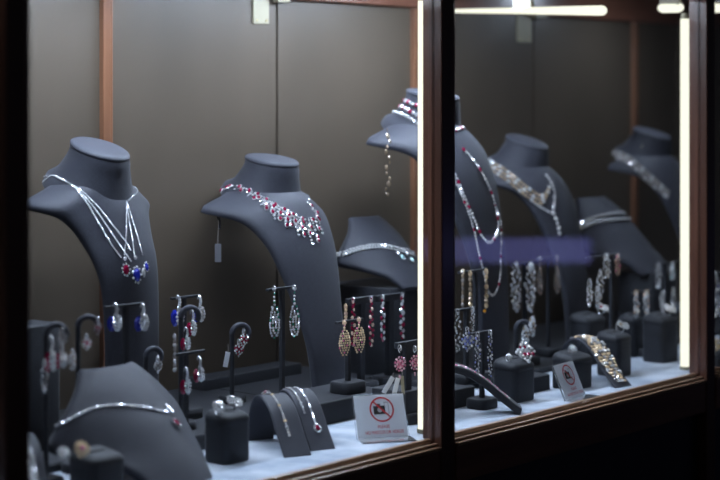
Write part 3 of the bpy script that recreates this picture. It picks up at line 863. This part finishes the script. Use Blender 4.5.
# ------------------------------------------------------------------ risers under things
def riser_px(label, px0, px1, Y, d, py_top=None, h=None, m='charcoal_fabric'):
    a = at(px0, Y); c = at(px1, Y)
    if h is None: h = at((px0+px1)/2, Y, py_top).z - SHELF
    return riser(label, (( a.x+c.x)/2, Y+d/2, SHELF+plat((a.x+c.x)/2, Y)), 0, abs(c.x-a.x), d, h, m=m)
riser_px('low dark riser along the foot of the back wall behind the silver teardrop earrings', 205, 303, .505, .05, h=.018)
riser('dark plinth under the neckless bust behind the red earrings', (pD.x+.002, pD.y-.03, SHELF+.010), 0, .140, .15, .155)
riser('dark plinth under the neckless bust with two silver strands', (pG.x+.01, pG.y-.115, SHELF+.010), 0, .10, .085, .1315)
a = onfloor(330, 424); riser('wide dark plinth carrying the gold earring stand behind the camera sign', (a.x+.045, a.y+.055, SHELF), 0, .20, .11, .034)
a = onfloor(418, 425); riser('dark plinth beside the left lamp tube behind the camera sign', (a.x+.012, a.y+.05, SHELF), 0, .05, .07, .05)
a = onfloor(470, 410); riser('low dark plinth behind the sloping black ramp', (a.x-.02, a.y+.06, SHELF), 0, .14, .07, .030)
a = onfloor(540, 392); riser('low dark plinth between the brooch block and the tilted sign', (a.x, a.y+.03, SHELF), 0, .075, .055, .026)
a = onfloor(655, 350); riser('low dark plinth between the two ring blocks near the right-hand tube', (a.x-.03, a.y+.10, SHELF), 0, .10, .08, .03)

# ------------------------------------------------------------------ left case: stands and earrings
g = 'blue drop earrings'
t_stand('small T stand holding blue drop earrings in front of the leftmost bust', 126, .25, 304, 105, 144)
for px, s_ in ((114, 'left'), (141, 'right')):
    earring('white and blue drop earring at the %s end of the bar before the leftmost bust' % s_, px, 304, 331, 13, .245, 'oval', ('diamond', 'sapphire', 'silver'), g)
t_stand('tall T stand of sapphire hoops above the front left choker bust', 184, .36, 296, 171, 200, pole=.003)
for px, s_ in ((177, 'left'), (198, 'right')):
    earring('sapphire and diamond hoop earring at the %s end of the tall tilted bar' % s_, px, 296, 326 if px == 177 else 322, 12, .353, 'oval', ('diamond', 'sapphire', 'silver'), 'sapphire hoop earrings')
hook_stand('curved stand with ruby earrings just under the sapphire hoops', 181, .30, 308, R=.013)
for px, y0, y1, s_ in ((191, 311, 336, 'upper'), (185, 328, 350, 'lower')):
    earring('ruby and diamond drop earring on the curved stand, the %s one' % s_, px, y0, y1, 9, .285, 'oval', ('diamond', 'ruby', 'silver'), 'ruby drop earrings')
t_stand('T stand with a bare pole carrying dark garnet earrings left of the ring block', 186, .232, 352, 174, 204, pole=.003, base=(.05, .045, .022))
for px, y0, y1, s_ in ((185, 368, 394, 'left'), (198, 357, 382, 'right')):
    earring('dark garnet earring low on the stand left of the ring block, %s one' % s_, px, y0, y1, 10, .225, 'oval', ('silver', 'ruby', 'silver'), 'garnet earrings')
earring('plain silver bar earring at the left of the garnet stand', 174, 335, 372, 5, .225, 'bar', ('silver', 'smoke', 'silver'))
hook_stand('curved stand with a pair of ruby cluster earrings beside the bracelet ramps', 232, .40, 325, R=.014)
for px, y0, y1, s_ in ((243, 330, 346, 'upper'), (238, 340, 356, 'lower')):
    earring('ruby centred cluster earring on the curved stand by the ramps, %s one' % s_, px, y0, y1, 10, .385, 'flower', ('diamond', 'ruby', 'silver'), 'ruby cluster earrings')
tag('white paper tag hanging from the ruby cluster earrings', at(228, .385, 352), .008, .024, .012, yaw=-20, tilt=12).done()
t_stand('slim T stand holding silver and green teardrop earrings', 282, .285, 287, 267, 296, base=(.055, .05, .016))
for px, s_, y0 in ((273.5, 'left', 287), (293.5, 'right', 286)):
    earring('long silver and green openwork teardrop earring, %s one of its pair' % s_, px, y0, y0+51, 13, .279, 'teardrop', ('diamond', 'emerald', 'silver'), 'green teardrop earrings', .9)
t_stand('T stand on the wide plinth holding gold teardrop earrings', 348, .235, 320, 336, 363, h0=.034, base=(.05, .045, .018), octo=True)
for px, s_, y0, y1 in ((343.5, 'left', 321, 355), (358, 'right', 318, 352)):
    earring('gold filigree teardrop earring with pink stones, %s one of its pair' % s_, px, y0, y1, 13, .228, 'ovaldrop', ('gold', 'pink', 'rosegold'), 'gold teardrop earrings', 1.2)
t_stand('T stand with a rounded base holding ruby line earrings behind the gold pair', 361, .345, 297, 347, 374, base=(.05, .048, .020), bar_h=.011, pole=.005)
earring('ruby line earring hanging at the right end of its bar behind the gold pair', 370.5, 297, 345, 6.5, .336, 'line', ('ruby', 'rosegold', 'silver'), 'ruby line earrings')
earring('ruby line earring half hidden behind the gold teardrop pair', 352.5, 298, 345, 6.5, .336, 'line', ('ruby', 'rosegold', 'silver'), 'ruby line earrings')
earring('gold hoop hanging left of the ruby line earrings', 345, 305, 322, 5, .336, 'bar', ('rosegold', 'gold', 'gold'))
t_stand('T stand with a wide crossbar holding garnet and diamond line earrings', 389, .345, 294, 375, 404, base=(.05, .048, .020), bar_h=.011, pole=.006)
for px, s_, y0, y1 in ((382, 'left', 296, 340), (401.5, 'right', 294, 338)):
    earring('diamond and garnet line earring at the %s end of the wide crossbar' % s_, px, y0, y1, 7, .336, 'line', ('diamond', 'ruby', 'silver'), 'diamond and garnet line earrings')
t_stand('broad grey T stand holding pink flower earrings beside the left lamp tube', 407, .12, 341, 396, 421, base=(.05, .045, .016), bar_h=.009, pole=.004, flat=True)
for px, s_, y0, y1 in ((399, 'left', 346, 377), (414, 'right', 347, 374)):
    earring('pink flower earring with leaf petals on the broad T stand, %s one' % s_, px, y0, y1, 13, .112, 'flower', ('pale_pink', 'pink', 'silver'), 'pink flower earrings')
for i, (px, py, tl) in enumerate(((393, 377, 32), (398, 378, 14), (402, 376, -4))):
    p = at(px, .10+.004*i, py)
    tag(['white tag swinging left below the pink flower earring', 'white tag in the middle below the pink flower earring', 'narrow cream tag hanging straight below the pink flower earring'][i], p, (.007 if i < 2 else .005), .028, .006, yaw=-35, tilt=tl, m='tag_white' if i < 2 else 'ivory').done()

# far left, out of focus
hook_stand('blurred curved stand with garnet earrings next to the left post', 46, .20, 325, R=.013, pole=.0035)
hook_stand('blurred curved stand of two pink earrings in front of the leftmost bust', 78, .24, 317, R=.013, pole=.0035)
for px, y0, y1, w_, st_, c_, lab in ((97, 319, 334, 8, 'flower', ('diamond', 'ruby', 'silver'), 'blurred pink stud earring, the higher of the two'), (86, 335, 349, 9, 'flower', ('diamond', 'ruby', 'silver'), 'blurred pink stud earring, the lower of the two'),
        (62, 328, 344, 11, 'flower', ('diamond', 'smoke', 'silver'), 'blurred silver flower earring left of the pink studs'), (50, 336, 372, 11, 'oval', ('diamond', 'ruby', 'silver'), 'blurred garnet drop earring close to the left post'),
        (60, 342, 368, 12, 'oval', ('diamond', 'ruby', 'silver'), 'blurred garnet drop earring under the silver flower'), (72, 350, 370, 8, 'cluster', ('diamond', 'champagne', 'silver'), 'blurred white leaf earring beside the garnet drops'),
        (44, 360, 392, 8, 'cluster', ('silver', 'smoke', 'silver'), 'blurred hanging silver earring at the left post edge')):
    earring(lab, px, y0, y1, w_, .19, st_, c_, 'blurred red earrings at the far left')
a = at(40, .33); riser('tall blurred grey block beside the left post', (a.x, .36, SHELF), 0, .075, .06, .5013-(322-97)*((.36+1.529)/(.65+.76*.188))/1700)
hook_stand('small curved stand behind the front left choker bust', 146, .30, 349, R=.011, pole=.004)
earring('small silver stud earring above the front left choker bust', 157, 357, 372, 9, .285, 'flower', ('diamond', 'smoke', 'silver'))
loc, top = ring_block('dark ring block with a gold ring at the bottom left corner', 92, 506, .056, .05, .060)
ring_jewel('blurred gold and pink cluster ring at the bottom left', at(80, loc.y-.005, 443), .008, 'gold', 'gold', 'pink', .0055, seat=top)
ring_jewel('blurred white cluster ring left of the gold ring', at(62, loc.y-.003, 446), .007, 'diamond', 'silver', None, .0045, seat=top)
loc, top = ring_block('dark ring block with a white flower ring in front of the ramps', 225, 466, .052, .046, .070)
ring_jewel('white flower cluster ring on the block in front of the ramps', at(232, loc.y+.002, 407), .009, 'diamond', 'silver', 'diamond', .0062, 'twin', seat=top)
ring_jewel('white leaf ring lying left of the flower ring', at(217, loc.y-.004, 412), .008, 'diamond', 'silver', 'silver', .0052, 'cluster', seat=top)

# bracelet ramps
ARCH = [(0, .001), (.022, .026), (.048, .056), (.070, .070), (.090, .074), (.110, .066), (.124, .044), (.130, .016), (.131, .001)]
def bracelet(label, surf, i0, i1, x0, rows, r, mats, sp=None, every=3, drop=None, taper=False):
    J = Jewel('bracelet', label, 'bracelet', surf[i0][0])
    L = 0; path = [surf[i0]]
    n = i1-i0; k = 0
    pts = [(p+sd*x0+nn*r*.5, nn, sd) for p, nn, sd in surf[i0:i1]]
    acc = 0; last = pts[0][0]; out = [pts[0]]
    for p, nn, sd in pts[1:]:
        while (p-last).length >= (sp or r*1.8):
            last = last + (p-last).normalized()*(sp or r*1.8); out.append((last, nn, sd))
    for q, (p, nn, sd) in enumerate(out):
        nr = rows if not taper else max(1, int(round(rows*(.35+.65*math.sin(math.pi*min(1, .12+q/len(out)*1.0))))))
        for j in range(nr):
            k += 1
            o = (j-(nr-1)/2)*r*1.75
            if rows > 3: o += random.uniform(-.4, .4)*r
            if (rows > 3 and random.random() < .3) or (rows <= 3 and every and k % every == 0): J.mb('accent_stones', mats[1]).gem(p+sd*o+nn*random.uniform(0, .5)*r, nn, r*random.uniform(.85, 1.2), jit=.4)
            elif rows > 3 and random.random() < .2: J.mb('brown_stones', 'smoke').gem(p+sd*o, nn, r*.9, jit=.4)
            else: J.mb('stones', mats[0]).gem(p+sd*o, nn, r*random.uniform(.8, 1.05), jit=.45)
    if drop:
        p, nn, sd = out[drop[0] if drop[0] >= 0 else len(out)+drop[0]]
        J.mb('centre_stone', drop[1]).gem(p+nn*.003, nn, .0036, sy=1.25, jit=.05)
        for i in range(10):
            t_ = 2*math.pi*i/10; u = nn.cross(sd); J.mb('stones', 'diamond').gem(p+nn*.002+(sd*math.cos(t_)+u*1.2*math.sin(t_))*.0052, nn, .0016, jit=.3)
    J.done()
a = onfloor(284, 457.5); c = onfloor(312.5, 455.8)
t_, sf = ramp('nearer of two grey bracelet ramps in front of the green earrings', (a+c)/2, -22, .042, ARCH)
bracelet('slim silver and gold bracelet with a ruby on the nearer ramp', sf, 6, 36, -.004, 1, .0025, ('diamond', 'gold'), every=6, drop=(-8, 'ruby'))
a = onfloor(313, 451.7); c = onfloor(335.5, 449.7)
t_, sf = ramp('farther of two grey bracelet ramps next to the camera sign', (a+c)/2 + Vector((.002, .004, 0)), -22, .040, ARCH)
J = None
bracelet('thin silver strand on the left of the farther ramp', sf, 10, 36, -.011, 1, .0023, ('silver', 'diamond'), every=5)
bracelet('fine chain with a ruby pendant on the farther ramp', sf, 6, 36, .001, 1, .0022, ('silver', 'diamond'), every=5, drop=(0, 'ruby'))
LONG = [(0, .010), (.006, .013), (.030, .032), (.060, .056), (.088, .072), (.112, .076), (.130, .064), (.141, .034), (.143, .011)]
a = onfloor(521, 412.5)
t_, sf = ramp('black bracelet ramp seen edge on, its foot at the front glass', a, 40, .040, LONG, .011, m='charcoal_fabric')
bracelet('pink and silver bracelet along the black edge-on ramp', sf, 10, 40, -.012, 3, .0022, ('silver', 'pink'), every=4)
a = onfloor(624, 387)
t_, sf = ramp('bracelet ramp under the wide golden bracelet behind the tilted sign', a, -10, .042, [(0, .001), (.02, .018), (.045, .046), (.070, .068), (.095, .076), (.120, .066), (.138, .038), (.146, .001)], .004)
bracelet('wide golden bracelet with clear and brown stones on its ramp', sf, 3, 34, 0, 6, .0036, ('gold', 'diamond'), every=3, taper=True)
a = onfloor(52, 500); t_, sf = ramp('blurred bracelet ramp cut off by the bottom left corner', (at(38, .12).x, .12, SHELF), -22, .04, ARCH)
bracelet('blurred silver bracelet at the bottom left corner', sf, 6, 36, 0, 3, .003, ('diamond', 'silver'), every=3)

# ------------------------------------------------------------------ no-photography signs
def rect_uv(mb, o, ux, uy, n, x0, y0, x1, y1, z, m=0):
    mb.add([o+ux*x+uy*y+n*z for x, y in ((x0, y0), (x1, y0), (x1, y1), (x0, y1))], [(0, 1, 2, 3)], m)
def sign(label, bl, br, height, lean):
    bl = Vector(bl); br = Vector(br)
    ux = (br-bl); W = ux.length; ux.normalize()
    back = Vector((0, 0, 1)).cross(ux).normalized()        # away from the reader
    if back.y < 0: back = -back
    uy = (Vector((0, 0, 1))*math.cos(lean) + back*math.sin(lean)).normalized()
    n = ux.cross(uy).normalized()
    if n.dot(CAM-bl) < 0: n = -n
    t = thing('counter_sign', label, 'sign', (bl+br)/2, 'no photography signs')
    L0 = t.location; H = height
    mb = MB()
    def slab(x0, x1, y0, y1, z0, z1, uy_=uy, n_=n, org=bl):
        p = [org+ux*x+uy_*y+n_*z for z in (z0, z1) for x, y in ((x0, y0), (x1, y0), (x1, y1), (x0, y1))]
        mb.add(p, [(0,3,2,1),(4,5,6,7),(0,1,5,4),(1,2,6,5),(2,3,7,6),(3,0,4,7)])
    slab(-.002, W+.002, 0, H+.002, -.0035, -.0012); mb.build('acrylic_back', 'acrylic', t, L0)
    mb = MB(); f = Vector((-n.x, -n.y, 0)).normalized()
    slab(-.002, W+.002, 0, .030, .0, .002, uy_=-f, n_=Vector((0, 0, 1))); mb.build('acrylic_foot', 'acrylic', t, L0)
    mb = MB(); rect_uv(mb, bl, ux, uy, n, 0, .002, W, H, -.0004); card = mb.build('card', 'paper', t, L0)
    # camera pictogram
    cx, cy, R = W*.53, H*.66, H*.285
    mb = MB(); q = .0003
    rect_uv(mb, bl, ux, uy, n, cx-R*.66, cy-R*.36, cx+R*.28, cy+R*.30, q, 0)
    rect_uv(mb, bl, ux, uy, n, cx-R*.42, cy+R*.30, cx-R*.10, cy+R*.46, q, 0)
    mb.add([bl+ux*(cx-R*.16+R*.2*math.cos(i*math.pi/8))+uy*(cy-R*.03+R*.2*math.sin(i*math.pi/8))+n*(q+.0002) for i in range(16)], [tuple(range(16))], 1)
    for x0, y0, x1, y1 in ((.22, .52, .60, .60), (.22, -.40, .60, -.33), (.54, -.4, .60, .6), (.22, .3, .27, .6)):
        rect_uv(mb, bl, ux, uy, n, cx+R*x0, cy+R*y0, cx+R*x1, cy+R*y1, q, 1)
    mb.build('camera_pictogram', ['sign_black', 'sign_grey'], card, L0)
    mb = MB(); vs = []; fs = []
    for i in range(40):
        a = 2*math.pi*i/40
        for r in (R*.87, R): vs.append(bl+ux*(cx+r*math.cos(a))+uy*(cy+r*math.sin(a))+n*.0007)
        k = (i*2+2) % 80; fs.append((i*2, i*2+1, k+1, k))
    mb.add(vs, fs)
    d0 = ux*math.cos(math.radians(135))+uy*math.sin(math.radians(135)); e = n.cross(d0)
    c_ = bl+ux*cx+uy*cy+n*.0008
    mb.add([c_-d0*R*.93-e*R*.06, c_+d0*R*.93-e*R*.06, c_+d0*R*.93+e*R*.06, c_-d0*R*.93+e*R*.06], [(0, 1, 2, 3)])
    mb.build('prohibition_ring', 'sign_red', card, L0)
    rot = Matrix((ux, uy, n)).transposed().to_4x4()
    for txt, y, size, xs in (('PLEASE', H*.24, H*.10, 1), ('NO PHOTOS OR VIDEOS', H*.115, H*.10, .8)):
        cu = bpy.data.curves.new('lettering', 'FONT'); cu.body = txt; cu.size = size; cu.align_x = 'CENTER'; cu.offset = size*.012
        tmp = bpy.data.objects.new('tmp', cu); COL.objects.link(tmp)
        me = bpy.data.meshes.new_from_object(tmp.evaluated_get(bpy.context.evaluated_depsgraph_get()))
        bpy.data.objects.remove(tmp)
        xs_ = [v.co.x for v in me.vertices]; wd = max(xs_)-min(xs_); k = min(xs, W*.84/wd) if txt != 'PLEASE' else .9
        for v in me.vertices:
            v.co = (bl - L0) + ux*(cx + v.co.x*k) + uy*(y + v.co.y) + n*.0006
        o = bpy.data.objects.new('lettering', me); COL.objects.link(o); o.parent = card
        me.materials.clear(); me.materials.append(M['sign_red'])
    return t
sign('white no photography sign with a red crossed circle at the left front glass', onfloor(358.7, 440.4), onfloor(408.7, 437.3), .066, .42)
sign('tilted no photography sign seen from the side in the right-hand case', onfloor(567, 401.5), onfloor(586, 395.5), .062, .42)

# ------------------------------------------------------------------ right case
t_stand('T stand of golden line earrings right of the middle post', 475.5, .232, 269.5, 459, 487, base=(.05, .045, .016), bar_h=.004)
for px, y0, y1, w_, c_, lab in ((462, 270, 307, 5, ('smoke', 'champagne', 'gold'), 'slim dark golden line earring right beside the middle post'), (469.5, 272, 307, 6, ('gold', 'champagne', 'gold'), 'bright golden line earring second from the middle post'),
                            (485.5, 270, 308, 6, ('champagne', 'gold', 'gold'), 'long golden earring with an orange tip below its bar')):
    long_gold = earring(lab, px, y0, y1, w_, .225, 'bar', c_, 'golden line earrings')
mb = MB(); mb.gem(at(484.8, .225, 311), NF, .0032, jit=.05); mb.build('amber_drop', 'amber', long_gold, long_gold.location)
t_stand('T stand of silver star earrings below the golden ones', 466, .165, 308, 452, 475, h0=.03, base=(.05, .045, .016))
for px, y0, y1, w_, st_, lab in ((457, 310, 352, 9, 'cluster', 'silver cluster earring next to the middle post'), (472, 308, 331, 6, 'cluster', 'short silver earring at the right end of the star stand'), (466.5, 328, 350, 15, 'flower', 'silver star earring with blue stones beside the middle post')):
    earring(lab, px, y0, y1, w_, .157, st_, ('diamond', 'pale_sapphire' if st_ == 'flower' else 'smoke', 'silver'), 'silver star earrings')
t_stand('T stand of blue and silver line earrings in front of the brooch block', 482, .105, 331, 471, 492, base=(.045, .04, .016))
for px, s_, y0, y1 in ((477, 'left', 333, 379), (489.5, 'right', 331, 377)):
    earring('blue and silver line earring by the brooch block, %s one of its pair' % s_, px, y0, y1, 7.5, .098, 'cluster', ('diamond', 'pale_sapphire', 'silver'), 'blue and silver line earrings', 1.3)
loc, top = ring_block('dark block carrying the square diamond brooch', 516, 404, .060, .050, .068)
ring_jewel('square diamond brooch ring with garnets on the big front block', at(523, loc.y-.006, 356), .009, 'diamond', 'silver', 'ruby', .0098, 'square', face=(-.3, -.75, .5), name='brooch_ring', seat=top)
ring_jewel('small silver ring lying left of the square brooch', at(508, loc.y-.004, 360), .006, 'diamond', 'silver', None, .003, seat=top)
hook_stand('curved grey stand rising behind the square brooch', 516, .22, 322, R=.013, pole=.004)
for px, y0, y1, s_ in ((532, 317, 336, 'upper'), (525, 326, 345, 'lower')):
    earring('silver leaf earring on the curved stand behind the brooch, %s one' % s_, px, y0, y1, 10, .20, 'cluster', ('diamond', 'champagne', 'silver'), 'silver leaf earrings')
t_stand('T stand holding the large blurred chandelier earrings', 525, .27, 262, 510, 540, base=(.05, .045, .016))
for px, s_, y0, y1 in ((515.5, 'left', 262, 312), (530, 'right', 262, 312)):
    earring('large blurred diamond chandelier earring below the openwork necklace, %s one' % s_, px, y0, y1, 14, .262, 'cluster', ('diamond', 'smoke', 'silver'), 'diamond chandelier earrings', 1.4)
t_stand('T stand of blurred taupe earrings in front of the openwork necklace bust', 548, .30, 257, 537, 560, base=(.05, .045, .016), pole=.003)
for px, s_, y0, y1 in ((539, 'left', 258, 295), (556, 'right', 256, 293)):
    earring('blurred taupe teardrop earring under the openwork necklace, %s one' % s_, px, y0, y1, 8, .292, 'teardrop', ('smoke', 'rosegold', 'silver'), 'taupe teardrop earrings')
loc, top = ring_block('dark ring block behind the tilted sign', 575, 391, .062, .05, .060)
ring_jewel('white cluster ring under the golden bracelet arch', at(571, loc.y-.004, 351), .007, 'diamond', 'silver', None, .0045, seat=top)
loc, top = ring_block('tall dark ring block right of the golden bracelet', 617, 378, .050, .05, .078)
ring_jewel('pale champagne ring on the tall block right of the golden bracelet', at(620, loc.y-.004, 329), .010, 'diamond', 'silver', 'champagne', .0065, 'twin', seat=top)
loc, top = ring_block('dark ring block behind the golden bracelet', 590, 366, .062, .05, .092)
ring_jewel('red and white ring on the block behind the golden bracelet', at(601, loc.y-.01, 309), .009, 'diamond', 'silver', 'ruby', .0062, 'twin', seat=top)
loc, top = ring_block('blurred dark block behind the pale champagne ring', 634, 358, .045, .04, .08)
loc, top = ring_block('broad ring block next to the right-hand upright tube', 664, 364, .060, .05, .088)
ring_jewel('blurred silver cluster ring next to the right-hand upright tube', at(667, loc.y-.006, 318), .010, 'diamond', 'silver', 'diamond', .0075, 'twin', seat=top)
t_stand('T stand with blurred silver earrings behind the golden bracelet', 611, .165, 254, 586, 619, base=(.03, .03, .012), pole=.003)
for px, y0, y1, w_, lab in ((606, 254, 278, 10, 'blurred silver leaf earring highest behind the golden bracelet'), (600, 270, 298, 10, 'blurred silver leaf earring in the middle behind the golden bracelet'), (589, 280, 307, 8, 'blurred silver earring leftmost behind the golden bracelet'),
                        (597, 286, 307, 8, 'blurred silver earring low behind the golden bracelet'), (617, 254, 275, 7, 'blurred rose earring right of the silver leaf earrings')):
    earring(lab, px, y0, y1, w_, .158, 'cluster', ('diamond', 'smoke', 'silver') if 'rose' not in lab else ('rosegold', 'pink', 'silver'), 'blurred silver earrings behind the golden bracelet')
t_stand('T stand of blurred golden earrings left of the broad ring block', 641, .20, 291, 631, 650, base=(.045, .04, .016), pole=.003)
for px, s_ in ((635.5, 'left'), (646, 'right')):
    earring('blurred rosy golden earring beside the broad ring block, %s one' % s_, px, 291, 318, 8, .19, 'cluster', ('diamond', 'rosegold', 'gold'), 'blurred golden earrings')
t_stand('T stand of blurred silver earrings beside the right-hand tube', 665, .238, 263, 653, 678, base=(.04, .03, .012), pole=.003)
for px, y0, y1, c_, lab in ((658, 263, 289, 'smoke', 'blurred silver earring left on the stand by the right tube'), (672, 263, 280, 'aqua', 'blurred silver and aqua earring right on the stand by the right tube'),
                         (662, 291, 312, 'smoke', 'blurred silver earring low beside the right tube'), (673, 288, 310, 'smoke', 'blurred silver earring lowest beside the right tube')):
    earring(lab, px, y0, y1, 8, .231, 'cluster', ('diamond', c_, 'silver'), 'blurred silver earrings beside the right tube')
t_ = tag('thin pale tag lying on the bust nearest the right-hand tube', (bvF.ray_cast(CAM, ray(642, 145))[0] or at(642, .34, 145)) + NF*.001, .003, .016, .004, m='ivory'); t_.done()

# past the right-hand post
t_stand('T stand of blurred earrings seen right of the right-hand post', 722, .10, 272, 708, 738, base=(.05, .045, .016))
for px, y0, y1, lab in ((714, 272, 298, 'blurred silver earring nearest the right-hand post'), (720, 282, 312, 'blurred blue and silver earring at the right picture edge'), (715, 298, 316, 'blurred diamond earring low past the right-hand post')):
    earring(lab, px, y0, y1, 11, .093, 'cluster', ('diamond', 'sapphire' if 'blue' in lab else 'smoke', 'silver'), 'blurred earrings past the right-hand post')
loc, top = ring_block('dark block past the right-hand post carrying a golden ring', 722, 369, .05, .045, .035)
ring_jewel('blurred golden ring past the right-hand post', at(715, loc.y-.004, 354), .009, 'gold', 'gold', 'diamond', .006, seat=top)
